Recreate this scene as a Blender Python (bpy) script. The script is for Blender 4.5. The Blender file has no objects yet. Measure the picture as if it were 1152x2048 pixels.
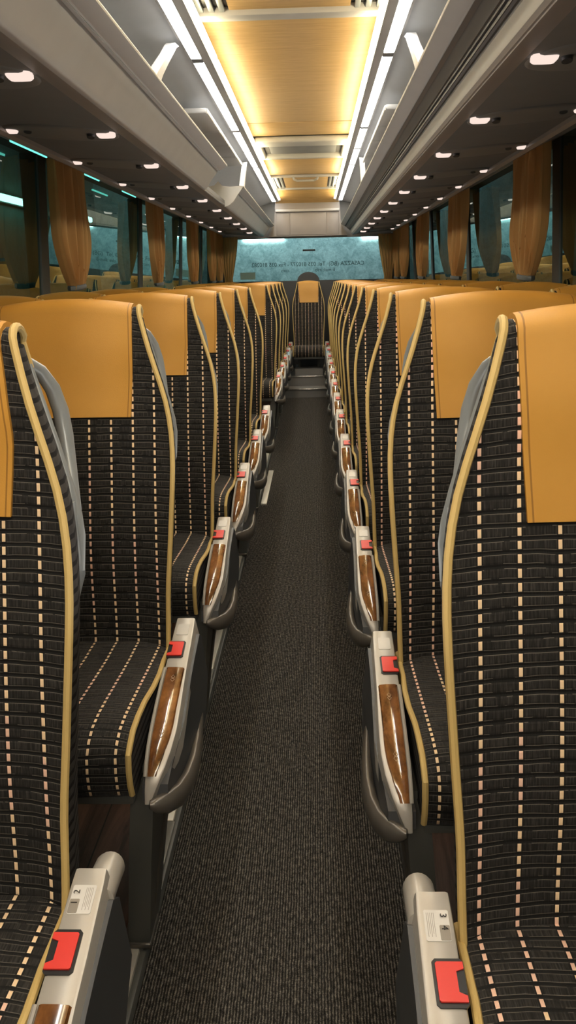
import bpy, bmesh, math, random
from mathutils import Vector, Matrix
random.seed(7)
C = bpy.context.scene.collection
PI = math.pi
PZ = 0.08            # seat platform height
AZ = 0.045           # aisle carpet height
SC = 0.497           # aisle seat centre |x|
WC = 0.977           # window seat centre |x|

# ------------------------------------------------------------------ helpers
def setp(o, label=None, cat=None, group=None, kind=None):
    if label: o['label'] = label
    if cat: o['category'] = cat
    if group: o['group'] = group
    if kind: o['kind'] = kind
    return o

def empty(name, loc, label=None, cat=None, group=None):
    o = bpy.data.objects.new(name, None); C.objects.link(o)
    o.location = loc; o.empty_display_size = .1
    return setp(o, label, cat, group)

class MB:
    """collects shapes, then links them as one mesh object"""
    def __init__(s): s.v = []; s.f = []; s.uv = {}; s.m = []; s.mi = 0
    def add(s, vs, fs, uvs=None):
        n = len(s.v); s.v += [tuple(v) for v in vs]
        for f in fs:
            s.f.append(tuple(i + n for i in f)); s.m.append(s.mi)
        if uvs:
            for i, t in enumerate(uvs): s.uv[n + i] = t
        return s
    def box(s, x0, x1, y0, y1, z0, z1, bev=0.0, seg=2):
        if x0 > x1: x0, x1 = x1, x0
        if y0 > y1: y0, y1 = y1, y0
        if bev <= 0:
            vs = [(x, y, z) for x in (x0, x1) for y in (y0, y1) for z in (z0, z1)]
            return s.add(vs, [(0,1,3,2),(4,6,7,5),(0,4,5,1),(2,3,7,6),(0,2,6,4),(1,5,7,3)])
        bm = bmesh.new(); bmesh.ops.create_cube(bm, size=1)
        for v in bm.verts:
            v.co = Vector(((x0+x1)/2 + v.co.x*(x1-x0), (y0+y1)/2 + v.co.y*(y1-y0), (z0+z1)/2 + v.co.z*(z1-z0)))
        bmesh.ops.bevel(bm, geom=bm.edges[:], offset=bev, segments=seg, profile=.5, affect='EDGES')
        bm.verts.index_update()
        s.add([v.co for v in bm.verts], [[v.index for v in f.verts] for f in bm.faces]); bm.free(); return s
    def tube(s, pts, r, seg=8, cap=True, flat=None):
        """r: number or list; flat=(axis vector, factor) squashes the section along an axis"""
        pts = [Vector(p) for p in pts]; n = len(pts)
        rs = r if isinstance(r, (list, tuple)) else [r]*n
        vs = []; prev = None
        for i, p in enumerate(pts):
            t = (pts[min(i+1, n-1)] - pts[max(i-1, 0)]).normalized()
            if prev is None:
                a = Vector((0,0,1)) if abs(t.z) < .9 else Vector((1,0,0))
                nrm = (a - t*a.dot(t)).normalized()
            else:
                nrm = (prev - t*prev.dot(t)).normalized()
            prev = nrm; b = t.cross(nrm)
            for k in range(seg):
                an = 2*PI*k/seg
                d = nrm*math.cos(an)*rs[i] + b*math.sin(an)*rs[i]
                if flat: d = d - flat[0]*d.dot(flat[0])*(1-flat[1])
                vs.append(p + d)
        fs = [(i*seg+k, i*seg+(k+1)%seg, (i+1)*seg+(k+1)%seg, (i+1)*seg+k) for i in range(n-1) for k in range(seg)]
        if cap: fs += [tuple(range(seg))[::-1], tuple((n-1)*seg+k for k in range(seg))]
        return s.add(vs, fs)
    def prism(s, poly, lo, hi, axis='x', shift=None):
        """poly in the two other axes extruded from lo to hi along axis"""
        def P(a, b, t):
            return {'x': (t, a, b), 'y': (a, t, b), 'z': (a, b, t)}[axis]
        n = len(poly)
        vs = [P(a, b, lo + (shift(a, b) if shift else 0)) for a, b in poly] + [P(a, b, hi + (shift(a, b) if shift else 0)) for a, b in poly]
        fs = [(i, (i+1) % n, n+(i+1) % n, n+i) for i in range(n)] + [tuple(range(n))[::-1], tuple(range(n, 2*n))]
        return s.add(vs, fs)
    def strip(s, prof, y0, y1, ny=1, closed=False):
        """open profile in x,z swept along y"""
        n = len(prof); vs = []; 
        for j in range(ny+1):
            y = y0 + (y1-y0)*j/ny
            vs += [(x, y, z) for x, z in prof]
        m = n if closed else n-1
        fs = [(j*n+i, j*n+(i+1) % n, (j+1)*n+(i+1) % n, (j+1)*n+i) for j in range(ny) for i in range(m)]
        return s.add(vs, fs)
    def build(s, name, mats, parent=None, smooth=True, ang=35, kind=None, label=None, off=(0,0,0), fix=True):
        me = bpy.data.meshes.new(name)
        me.from_pydata([(v[0]-off[0], v[1]-off[1], v[2]-off[2]) for v in s.v], [], s.f)
        if s.uv:
            l = me.uv_layers.new(name='UVMap')
            for lp in me.loops: l.data[lp.index].uv = s.uv.get(lp.vertex_index, (0, 0))
        if not isinstance(mats, (list, tuple)): mats = [mats]
        for m in mats: me.materials.append(m)
        for p, mi in zip(me.polygons, s.m): p.material_index = mi
        if fix:
            bm = bmesh.new(); bm.from_mesh(me); bmesh.ops.recalc_face_normals(bm, faces=bm.faces); bm.to_mesh(me); bm.free()
        if smooth:
            me.polygons.foreach_set('use_smooth', [True]*len(me.polygons))
            me.set_sharp_from_angle(angle=math.radians(ang))
        me.update()
        o = bpy.data.objects.new(name, me); C.objects.link(o)
        if parent: o.parent = parent
        if kind: o['kind'] = kind
        if label: o['label'] = label
        return o

def lerp_tab(tab, z):
    if z <= tab[0][0]: return tab[0][1]
    for (a, b), (c, d) in zip(tab, tab[1:]):
        if z <= c:
            t = (z-a)/(c-a); return b + (d-b)*t
    return tab[-1][1]
def smooth_tab(tab, z, w=.035):
    return sum(lerp_tab(tab, z + k*w/2) * q for k, q in ((-2, .1), (-1, .22), (0, .36), (1, .22), (2, .1)))

# ------------------------------------------------------------------ materials
class N:
    def __init__(s, name):
        s.m = bpy.data.materials.new(name); s.m.use_nodes = True
        s.t = s.m.node_tree; s.t.nodes.clear()
        s.out = s.t.nodes.new('ShaderNodeOutputMaterial')
    def n(s, kind, **kw):
        nd = s.t.nodes.new(kind)
        for k, v in kw.items():
            if hasattr(nd, k): setattr(nd, k, v)
        return nd
    def l(s, a, b): s.t.links.new(a, b)
    def val(s, nd, key, v):
        nd.inputs[key].default_value = v
    def math(s, op, a, b=None, c=None, clamp=False):
        nd = s.t.nodes.new('ShaderNodeMath'); nd.operation = op; nd.use_clamp = clamp
        for i, x in enumerate((a, b, c)):
            if x is None: continue
            if isinstance(x, (int, float)): nd.inputs[i].default_value = x
            else: s.l(x, nd.inputs[i])
        return nd.outputs[0]
    def mix(s, fac, a, b):
        nd = s.t.nodes.new('ShaderNodeMix'); nd.data_type = 'RGBA'
        for sock, x in ((nd.inputs[0], fac), (nd.inputs[6], a), (nd.inputs[7], b)):
            if isinstance(x, (int, float)): sock.default_value = x
            elif isinstance(x, tuple): sock.default_value = (*x, 1)
            else: s.l(x, sock)
        return nd.outputs[2]
    def noise(s, scale=5, detail=3, vec=None, rough=.5, dist=0.0):
        nd = s.t.nodes.new('ShaderNodeTexNoise'); nd.inputs['Scale'].default_value = scale
        nd.inputs['Detail'].default_value = detail; nd.inputs['Roughness'].default_value = rough
        nd.inputs['Distortion'].default_value = dist
        if vec: s.l(vec, nd.inputs['Vector'])
        return nd.outputs['Fac']
    def coord(s, which='Object', scale=None):
        tc = s.t.nodes.new('ShaderNodeTexCoord'); o = tc.outputs[which]
        if scale:
            mp = s.t.nodes.new('ShaderNodeMapping'); mp.inputs['Scale'].default_value = scale
            s.l(o, mp.inputs['Vector']); o = mp.outputs[0]
        return o
    def xyz(s, v):
        nd = s.t.nodes.new('ShaderNodeSeparateXYZ'); s.l(v, nd.inputs[0]); return nd.outputs
    def bsdf(s, col=None, rough=.5, metal=0.0, bump=None, bstr=.3, bdist=.002, spec=.5, sheen=0, coat=0, sss=0):
        b = s.t.nodes.new('ShaderNodeBsdfPrincipled')
        if isinstance(col, tuple): b.inputs['Base Color'].default_value = (*col, 1)
        elif col is not None: s.l(col, b.inputs['Base Color'])
        if isinstance(rough, (int, float)): b.inputs['Roughness'].default_value = rough
        else: s.l(rough, b.inputs['Roughness'])
        b.inputs['Metallic'].default_value = metal
        b.inputs['Specular IOR Level'].default_value = spec
        b.inputs['Sheen Weight'].default_value = sheen
        b.inputs['Coat Weight'].default_value = coat
        b.inputs['Coat Roughness'].default_value = .05
        if bump is not None:
            bp = s.t.nodes.new('ShaderNodeBump'); bp.inputs['Strength'].default_value = bstr
            bp.inputs['Distance'].default_value = bdist
            s.l(bump, bp.inputs['Height']); s.l(bp.outputs[0], b.inputs['Normal'])
        s.l(b.outputs[0], s.out.inputs[0]); return b

def plastic(name, col, rough=.4, metal=0.0, var=.08, coat=0, bstr=.08, nscale=300):
    n = N(name); c = n.coord()
    f = n.noise(9, 3, c)
    d = tuple(x*(1-var) for x in col); u = tuple(min(1, x*(1+var)) for x in col)
    n.bsdf(n.mix(f, d, u), rough, metal, bump=n.noise(nscale, 2, c), bstr=bstr, bdist=.0005, coat=coat)
    return n.m

def emit(name, col, strength):
    n = N(name); e = n.n('ShaderNodeEmission'); e.inputs[0].default_value = (*col, 1); e.inputs[1].default_value = strength
    n.l(e.outputs[0], n.out.inputs[0]); return n.m

def fabric():
    n = N('striped_woven_fabric')
    uv = n.coord('UV'); X = n.xyz(uv); u, v = X[0], X[1]
    wob = n.noise(14, 2, uv)
    v2 = n.math('ADD', v, n.math('MULTIPLY', n.math('SUBTRACT', wob, .5), .006))
    per = .0178
    p = n.math('ABSOLUTE', n.math('SUBTRACT', n.math('FRACT', n.math('DIVIDE', v2, per)), .5))   # 0 = rib centre
    rib = n.math('LESS_THAN', p, .15)
    line = n.math('MULTIPLY', n.math('GREATER_THAN', p, .15), n.math('LESS_THAN', p, .20))
    sp = .052
    q = n.math('ABSOLUTE', n.math('SUBTRACT', n.math('FRACT', n.math('ADD', n.math('DIVIDE', u, sp), .5)), .5))
    stripe = n.math('LESS_THAN', q, .048)
    dash = n.math('MULTIPLY', stripe, n.math('GREATER_THAN', p, .19))
    halo = n.math('LESS_THAN', q, .085)
    # fine vertical striations in the cells
    st = n.noise(1, 2, n.coord('UV', (420, 30, 1)))
    st2 = n.math('POWER', st, 3.0)
    big = n.noise(7, 2, uv)
    cell = n.mix(n.math('MULTIPLY', st2, n.math('ADD', big, .9)), (.0065, .0058, .005), (.085, .078, .072))
    col = n.mix(rib, cell, (.006, .0055, .005))
    lf = n.math('MULTIPLY', line, n.math('GREATER_THAN', n.noise(25, 2, uv), .42))
    col = n.mix(n.math('MULTIPLY', lf, .9), col, (.14, .128, .108))
    col = n.mix(n.math('MULTIPLY', halo, .7), col, (.005, .004, .004))
    tone = n.noise(3.5, 1, uv)
    ramp = n.mix(n.math('GREATER_THAN', tone, .52), (.95, .70, .44), (.93, .60, .45))
    col = n.mix(dash, col, ramp)
    hgt = n.math('ADD', n.math('MULTIPLY', n.math('MINIMUM', p, .3), 3.0), n.math('MULTIPLY', st, .35))
    n.bsdf(col, .75, bump=hgt, bstr=.55, bdist=.003, spec=.25, sheen=.08)
    return n.m
def fabric_side():
    n = N('dark_side_fabric')
    c = n.coord(); X = n.xyz(c)
    p = n.math('ABSOLUTE', n.math('SUBTRACT', n.math('FRACT', n.math('MULTIPLY', X[2], 56)), .5))
    st = n.noise(60, 3, c)
    col = n.mix(n.math('LESS_THAN', p, .18), n.mix(st, (.02, .018, .017), (.085, .078, .074)), (.008, .007, .007))
    n.bsdf(col, .8, bump=n.math('ADD', p, st), bstr=.4, bdist=.002, spec=.2); return n.m
def leather():
    n = N('ochre_leather'); uv = n.coord('UV'); X = n.xyz(uv)
    c = n.coord()
    cr = n.t.nodes.new('ShaderNodeTexVoronoi'); cr.inputs['Scale'].default_value = 420; n.l(c, cr.inputs['Vector'])
    f = n.noise(9, 4, c)
    edge = n.math('ABSOLUTE', n.math('SUBTRACT', n.math('ABSOLUTE', X[0]), .95))
    seam = n.math('LESS_THAN', edge, .008)
    col = n.mix(f, (.56, .275, .043), (.68, .35, .062))
    col = n.mix(n.math('MULTIPLY', seam, .6), col, (.16, .06, .012))
    b = n.bsdf(col, n.math('ADD', .38, n.math('MULTIPLY', f, .15)), bump=n.math('ADD', n.math('MULTIPLY', cr.outputs[0], .35), n.math('MULTIPLY', n.noise(12, 2, c), 1.2)), bstr=.16, bdist=.002, spec=.45)
    return n.m
def wood(name, a, b, scale, rough=.4, coat=0.0, dark=None):
    n = N(name); c = n.coord('Object', scale)
    f = n.noise(1, 6, c, .62, .6)
    g = n.noise(6, 3, c, .6)
    t = n.math('MULTIPLY', n.math('ADD', f, n.math('MULTIPLY', g, .4)), .78, clamp=True)
    cr = n.t.nodes.new('ShaderNodeValToRGB'); n.l(t, cr.inputs[0])
    cr.color_ramp.elements[0].position = .36; cr.color_ramp.elements[0].color = (*a, 1)
    cr.color_ramp.elements[1].position = .72; cr.color_ramp.elements[1].color = (*b, 1)
    n.bsdf(cr.outputs[0], rough, coat=coat, bump=f, bstr=.1, bdist=.001); return n.m
def carpet():
    n = N('ribbed_charcoal_carpet'); c = n.coord(); X = n.xyz(c)
    ribs = n.math('SINE', n.math('MULTIPLY', n.math('ADD', X[0], n.math('MULTIPLY', n.noise(40, 2, c), .004)), 2*PI/.0062))
    ribs = n.math('ADD', n.math('MULTIPLY', ribs, .5), .5)
    sp = n.noise(420, 2, c, .8)
    sp2 = n.noise(110, 3, n.coord('Object', (1, .6, 1)), .7)
    t = n.math('MULTIPLY', n.math('ADD', n.math('MULTIPLY', ribs, .35), n.math('ADD', sp, sp2)), .5)
    cr = n.t.nodes.new('ShaderNodeValToRGB'); n.l(t, cr.inputs[0])
    e = cr.color_ramp.elements
    e[0].position = .40; e[0].color = (.004, .004, .004, 1); e[1].position = .86; e[1].color = (.36, .33, .285, 1)
    m = e.new(.60); m.color = (.040, .037, .033, 1)
    n.bsdf(cr.outputs[0], .95, bump=n.math('ADD', ribs, sp), bstr=.8, bdist=.003, spec=.1); return n.m
def curtain_mat():
    n = N('tan_curtain_cloth'); c = n.coord()
    f = n.noise(6, 3, n.coord('Object', (1, 1, .15)))
    col = n.mix(f, (.58, .34, .125), (.74, .46, .20))
    w = n.noise(500, 1, c)
    d = n.n('ShaderNodeBsdfPrincipled'); n.l(col, d.inputs['Base Color']); d.inputs['Roughness'].default_value = .8
    d.inputs['Specular IOR Level'].default_value = .2
    bp = n.n('ShaderNodeBump'); bp.inputs['Strength'].default_value = .15; bp.inputs['Distance'].default_value = .001
    n.l(w, bp.inputs['Height']); n.l(bp.outputs[0], d.inputs['Normal'])
    tr = n.n('ShaderNodeBsdfTranslucent'); n.l(col, tr.inputs[0])
    mx = n.n('ShaderNodeMixShader'); mx.inputs[0].default_value = .25
    n.l(d.outputs[0], mx.inputs[1]); n.l(tr.outputs[0], mx.inputs[2]); n.l(mx.outputs[0], n.out.inputs[0]); return n.m
def glass(name, tint, refl, fmin=.06, ior=1.9):
    n = N(name)
    tr = n.n('ShaderNodeBsdfTransparent'); tr.inputs[0].default_value = (*tint, 1)
    gl = n.n('ShaderNodeBsdfGlossy'); gl.inputs[0].default_value = (*refl, 1); gl.inputs['Roughness'].default_value = .01
    lw = n.n('ShaderNodeFresnel'); lw.inputs[0].default_value = ior
    fac = n.math('ADD', n.math('MULTIPLY', lw.outputs[0], .95), fmin, clamp=True)
    mx = n.n('ShaderNodeMixShader'); n.l(fac, mx.inputs[0])
    n.l(tr.outputs[0], mx.inputs[1]); n.l(gl.outputs[0], mx.inputs[2]); n.l(mx.outputs[0], n.out.inputs[0]); return n.m
def garage(name, a, b, sc=1.0):
    n = N(name); c = n.coord()
    f = n.noise(3.2*sc, 7, c, .68, .8); g = n.noise(14*sc, 5, c, .7, 1.0)
    t = n.math('ADD', n.math('MULTIPLY', f, .6), n.math('MULTIPLY', g, .4))
    cr = n.t.nodes.new('ShaderNodeValToRGB'); n.l(t, cr.inputs[0])
    cr.color_ramp.elements[0].position = .38; cr.color_ramp.elements[0].color = (*a, 1)
    cr.color_ramp.elements[1].position = .62; cr.color_ramp.elements[1].color = (*b, 1)
    n.bsdf(cr.outputs[0], .8); return n.m
def plank_floor():
    n = N('dark_walnut_floor'); c = n.coord(); X = n.xyz(c)
    cc = n.coord('Object', (9, 1.1, 1))
    f = n.noise(2.2, 6, cc, .65, 1.2)
    cr = n.t.nodes.new('ShaderNodeValToRGB'); n.l(f, cr.inputs[0])
    cr.color_ramp.elements[0].position = .35; cr.color_ramp.elements[0].color = (.030, .016, .012, 1)
    cr.color_ramp.elements[1].position = .7; cr.color_ramp.elements[1].color = (.16, .085, .058, 1)
    fr = n.math('FRACT', n.math('MULTIPLY', n.math('ADD', X[0], .09), 5.2))
    seam = n.math('LESS_THAN', fr, .02)
    n.bsdf(n.mix(seam, cr.outputs[0], (.004, .003, .003)), .42, bump=f, bstr=.15, bdist=.001); return n.m

M = dict(
    fab=fabric(), side=fabric_side(), leather=leather(),
    piping=plastic('mustard_piping', (.64, .46, .17), .6, bstr=.5, nscale=700),
    ppiping=plastic('pale_mustard_piping', (.50, .335, .10), .6, bstr=.5, nscale=700),
    silver=plastic('warm_silver_plastic', (.50, .475, .43), .33, .25),
    bsilver=plastic('cool_silver_plastic', (.34, .37, .38), .32, .3),
    graphite=plastic('graphite_plastic', (.060, .064, .070), .38, .1),
    taupe=plastic('taupe_plastic', (.115, .104, .09), .28, .3),
    leg=plastic('dark_leg_plastic', (.105, .108, .098), .42),
    black=plastic('black_plastic', (.008, .008, .009), .35),
    red=plastic('red_button', (.80, .045, .032), .35, var=.03),
    chrome=plastic('bright_metal', (.75, .73, .68), .22, .9, var=.03),
    strip=plastic('aluminium_strip', (.74, .70, .61), .35, .2),
    dstrip=plastic('dull_strip', (.26, .25, .22), .35, .3),
    inlay=wood('burr_walnut_veneer', (.05, .018, .006), (.34, .14, .045), (16, 9, 16), .10, 1.0),
    gold=plastic('gold_print', (.75, .55, .36), .4),
    ceilwood=wood('blond_wood_panel', (.47, .285, .10), (.64, .42, .175), (5, 60, 5), .5),
    grey=plastic('light_grey_plastic', (.46, .45, .44), .42, bstr=.03),
    greyb=plastic('soft_grey_ceiling', (.40, .415, .44), .5, bstr=.03),
    greyw=plastic('pale_end_cap', (.56, .54, .49), .4, bstr=.03),
    greym=plastic('mid_grey_panel', (.20, .20, .195), .5),
    greyd=plastic('mid_grey_groove', (.085, .080, .078), .5),
    taupec=plastic('taupe_cladding', (.32, .29, .27), .45),
    under=plastic('charcoal_felt', (.19, .185, .178), .8, bstr=.3),
    under2=plastic('charcoal_panel', (.22, .215, .205), .6, bstr=.1),
    plank=plank_floor(), carpet=carpet(), curtain=curtain_mat(),
    wall=plastic('dark_grey_wall', (.065, .066, .070), .6),
    post=plastic('slate_pillar', (.13, .15, .16), .5),
    glass=glass('side_window_glass', (.36, .48, .45), (.76, .95, .90), .16),
    rglass=glass('rear_window_glass', (.86, .97, .96), (.25, .3, .3), 0.0, 1.08),
    ink=plastic('black_lettering', (.02, .05, .055), .6),
    concrete=garage('mottled_teal_wall', (.28, .36, .38), (.66, .72, .73), 2.6),
    gwall=garage('dark_garage_wall', (.05, .085, .075), (.13, .19, .165), .9),
    patch=plastic('pale_patch', (.55, .60, .55), .7),
    tube=emit('white_tube', (1.0, .97, .90), 24.0),
    cove=emit('warm_cove_light', (1.0, .84, .52), 23.0),
    lamp=emit('reading_lamp_lens', (1.0, .80, .70), 1.0),
    fluo=emit('teal_fluorescent', (.42, 1.0, .84), 8.0),
    fluo2=emit('cool_fluorescent', (.68, 1.0, .98), 9.0),
    glint=emit('teal_glint', (.16, .72, .60), 1.6),
    plate=plastic('number_plate', (.72, .70, .66), .4),
    plated=plastic('number_window', (.30, .27, .23), .4),
)

# ------------------------------------------------------------------ seat shapes
HW = [(.50,.224),(.62,.229),(.73,.232),(.82,.239),(.94,.247),(1.02,.250),(1.08,.248),(1.14,.239),(1.18,.227),(1.25,.203),(1.30,.186),(1.355,.171),(1.40,.160)]
YOFF = 0.0
YC = [(.50,.070),(.61,.100),(.75,.122),(.93,.158),(1.06,.193),(1.20,.236),(1.35,.275)]
TH = [(.50,.10),(.80,.095),(1.1,.075),(1.35,.055)]
def hw(z): return smooth_tab(HW, z)
def yc(z): return smooth_tab(YC, z) + YOFF
def th(z): return lerp_tab(TH, z)
ZT = 1.338
def front(u, z):
    bol = .024*abs(u)**3.5 if z < 1.25 else .024*abs(u)**3.5*max(.35, 1-(z-1.25)/.15)
    lum = .012*math.cos(u*PI/2)*math.exp(-((z-.80)/.12)**2)
    head = .010*math.cos(u*PI/2)*math.exp(-((z-1.27)/.07)**2)
    return Vector((u*hw(z), yc(z) - bol - lum - head, z + .0))
def crown(u): return .016*(1-u*u)
def loop_pts(u, nf=24, na=7):
    """front up, over the top, back down"""
    P = []
    for i in range(nf):
        z = .50 + (ZT-.50)*i/(nf-1)
        p = front(u, z); k = max(0, (z-1.2)/(ZT-1.2)); p.z += crown(u)*k*k; P.append(p)
    p0 = P[-1]; yb = yc(ZT) + th(ZT)
    for i in range(1, na):
        a = PI*i/na
        P.append(Vector((u*hw(ZT)*(1-.05*math.sin(a/2)), p0.y + (yb-p0.y)*(1-math.cos(a))/2, p0.z + .024*math.sin(a))))
    for i in range(nf):
        z = ZT - (ZT-.50)*i/(nf-1)
        k = max(0, (z-1.2)/(ZT-1.2))
        P.append(Vector((u*hw(z)*.93, yc(z)+th(z), z + crown(u)*k*k)))
    return P
def make_backrest(parent, s):
    nf, na = 24, 7
    us = [-1,-.97,-.9,-.8,-.68,-.54,-.4,-.26,-.13,0,.13,.26,.4,.54,.68,.8,.9,.97,1]
    cols = [loop_pts(u) for u in us]; n = len(cols[0])
    mb = MB(); vs = []; uv = []
    for c in cols:
        acc = 0
        for j, p in enumerate(c):
            if j: acc += (c[j]-c[j-1]).length
            vs.append(p); uv.append((p.x, acc))
    fs = [(i*n+j, (i+1)*n+j, (i+1)*n+j+1, i*n+j+1) for i in range(len(us)-1) for j in range(n-1)]
    mb.add(vs, fs, uv)
    # side walls
    mb.mi = 1
    for side in (0, -1):
        c = cols[side]; sg = -1 if side == 0 else 1
        F = c[:nf]; B = c[::-1][:nf]
        v2 = []
        for a, b in zip(F, B):
            v2 += [a, a.lerp(b, .3) + Vector((sg*.009, 0, 0)), a.lerp(b, .7) + Vector((sg*.007, 0, 0)), b]
        f2 = [(4*j+k, 4*j+k+1, 4*j+k+5, 4*j+k+4) for j in range(nf-1) for k in range(3)]
        m = len(v2)
        v2 += c[nf:nf+na-1]
        f2.append(tuple([4*(nf-1)+k for k in range(4)] + [m+k for k in range(na-1)][::-1]))
        mb.add(v2, f2)
    mb.build('backrest', [M['fab'], M['side']], parent, off=(0,0,PZ), ang=50)
    br = parent.children[-1] if parent.children else None
    return cols, nf, na
def make_piping(parent, cols, nf, na):
    for side, sg in ((0, -1), (-1, 1)):
        c = cols[side]
        pts = [p + Vector((sg*.002, -.002, 0)) for p in c[1:nf]] + [p + Vector((sg*.001, 0, .002)) for p in c[nf:nf+na+1]]
        MB().tube(pts, .0058, 8).build('piping', M['piping'], parent, off=(0,0,PZ))
def make_cover(parent, sh=0.0):
    mb = MB(); us = [-1,-.93,-.8,-.6,-.4,-.2,0,.2,.4,.6,.8,.93,1]
    zs = [1.118+i*(ZT-1.118)/12 for i in range(13)]
    ctab = [(1.11,.146),(1.16,.149),(1.22,.153),(1.28,.156),(1.34,.158)]
    rows = []
    for z in zs:
        w = smooth_tab(ctab, z, .02)
        r = []
        for u in us:
            uu = (u*w + sh*min(1, max(0, (1.34-z)/.12)))/hw(z); p = front(uu, z); k = max(0, (z-1.2)/(ZT-1.2)); p.z += crown(uu)*k*k
            lift = .006 if z > 1.14 else .006
            r.append(p + Vector((0, -lift, 0)))
        rows.append(r)
    top = rows[-1]; yb = yc(ZT)+th(ZT)+.006
    for i in range(1, 8):
        a = PI*i/8
        rows.append([Vector((p.x, p.y+(yb-p.y)*(1-math.cos(a))/2, p.z+.030*math.sin(a))) for p in top])
    for z in (1.33, 1.28, 1.22):
        rows.append([Vector((p.x, yc(z)+th(z)+.006, z+crown(u)*.5)) for p, u in zip(top, us)])
    n = len(us); vs = []; uv = []
    for j, r in enumerate(rows):
        for i, p in enumerate(r): vs.append(p); uv.append((us[i], j*.05))
    fs = [(j*n+i, j*n+i+1, (j+1)*n+i+1, (j+1)*n+i) for j in range(len(rows)-1) for i in range(n-1)]
    # rim folded back to the backrest, front part
    k = len(vs); rim = [rows[j][0] for j in range(len(rows)-1, -1, -1)] + rows[0][1:] + [rows[j][-1] for j in range(1, len(rows))]
    for j in range(len(rim)):
        p = rim[j]
        # push inwards toward the backrest body
        body = Vector((p.x, yc(min(p.z, ZT))+.035, min(p.z, ZT-.01)))
        q = p + (body-p).normalized()*.009
        vs += [p, q]; uv += [(1.0, 0), (1.0, 0)]
    fs += [(k+2*j, k+2*j+1, k+2*j+3, k+2*j+2) for j in range(len(rim)-1)]
    return MB().add(vs, fs, uv).build('headrest_cover', M['leather'], parent, off=(0,0,PZ), ang=60, fix=False)
def make_cushion(parent):
    prof = [(.135,.575),(.12,.598),(.06,.601),(.0,.604),(-.07,.608),(-.14,.613),(-.21,.618),(-.27,.621),(-.315,.618),(-.345,.606),(-.362,.585),(-.368,.555),(-.366,.525),(-.358,.500)]
    bot = [(-.33,.485),(-.1,.485),(.135,.49)]
    us = [-1,-.96,-.88,-.75,-.6,-.4,-.2,0,.2,.4,.6,.75,.88,.96,1]
    full = prof + bot; n = len(full); vs = []; uv = []
    for u in us:
        acc = 0
        for j, (y, z) in enumerate(full):
            w = .231 + (.004 if -.2 < y < 0 else 0)
            dz = 0; dy = 0
            if j < len(prof):
                edge = -.010*abs(u)**10
                bul = .010*(1-u*u)
                if z > .59: dz = edge + bul*(.6 if y > 0 else .2) - .006*math.exp(-(u/.5)**2)
                else: dy = -.008*(1-u*u)
            vs.append((u*w, y+dy, z+dz))
            if j: acc += math.hypot(full[j][0]-full[j-1][0], full[j][1]-full[j-1][1])
            uv.append((u*w, acc+.004))
    fs = [(i*n+j, (i+1)*n+j, (i+1)*n+(j+1) % n, i*n+(j+1) % n) for i in range(len(us)-1) for j in range(n)]
    mb = MB(); mb.add(vs, fs, uv); mb.mi = 1
    for i in (0, len(us)-1):
        mb.add([vs[i*n+j] for j in range(n)], [tuple(range(n))])
    o = mb.build('seat_cushion', [M['fab'], M['side']], parent, off=(0,0,PZ), ang=50)
    for i, sg in ((0, -1), (len(us)-1, 1)):
        pts = [Vector(vs[i*n+j]) + Vector((sg*.001, 0, .003)) for j in range(1, len(prof))]
        pts = [pts[0] + Vector((-sg*.012, .004, -.012))] + pts
        MB().tube(pts, .0058, 8).build('piping', M['piping'], o, off=(0,0,0) if False else (0,0,PZ))
    return o
def make_shell(parent):
    mb = MB(); vs = []; zs = [.48+i*.64/12 for i in range(13)]
    for z in zs:
        w = hw(z)*.93; t = th(z); y = yc(z)
        e = .013*min(1, max(0, (z-.93)/.08)) - .012*(1-min(1, max(0, (z-.93)/.08)))
        pr = [(-w-e+.002, y+t-.035), (-w-e, y+t-.005), (-w+.004, y+t+.012), (-w*.5, y+t+.022), (0, y+t+.024), (w*.5, y+t+.022), (w-.004, y+t+.012), (w+e, y+t-.005), (w+e-.002, y+t-.035)]
        vs += [(x, yy, z) for x, yy in pr]
    fs = [(j*9+i, j*9+i+1, (j+1)*9+i+1, (j+1)*9+i) for j in range(12) for i in range(8)]
    fs.append(tuple(12*9+i for i in range(9)))
    return mb.add(vs, fs).build('back_shell', M['bsilver'], parent, off=(0,0,PZ), ang=50)
def make_handle(parent, s):
    pts = [(.146,.325,1.316),(.157,.355,1.310),(.169,.376,1.294),(.181,.388,1.266),(.189,.391,1.232),(.194,.386,1.195),(.200,.370,1.152),(.208,.347,1.115),(.218,.322,1.090)]
    pts = [(a, y+YOFF, z) for a, y, z in pts]
    rs = [.007,.009,.0105,.012,.0125,.0125,.012,.0115,.010]
    mb = MB().tube([(s*a, y, z) for a, y, z in pts], rs, 12)
    # mounting rail along the back edge and the lower clip
    rail = [(hw(z)*.93+.006, yc(z)+th(z)-.010, z) for z in (1.31, 1.26, 1.20, 1.14, 1.10, 1.07, 1.02)]
    mb.tube([(s*a, y, z) for a, y, z in rail], [.004,.005,.005,.007,.011,.012,.008], 8)
    return mb.build('grab_handle', M['bsilver'], parent, off=(0,0,PZ), ang=60)

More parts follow.
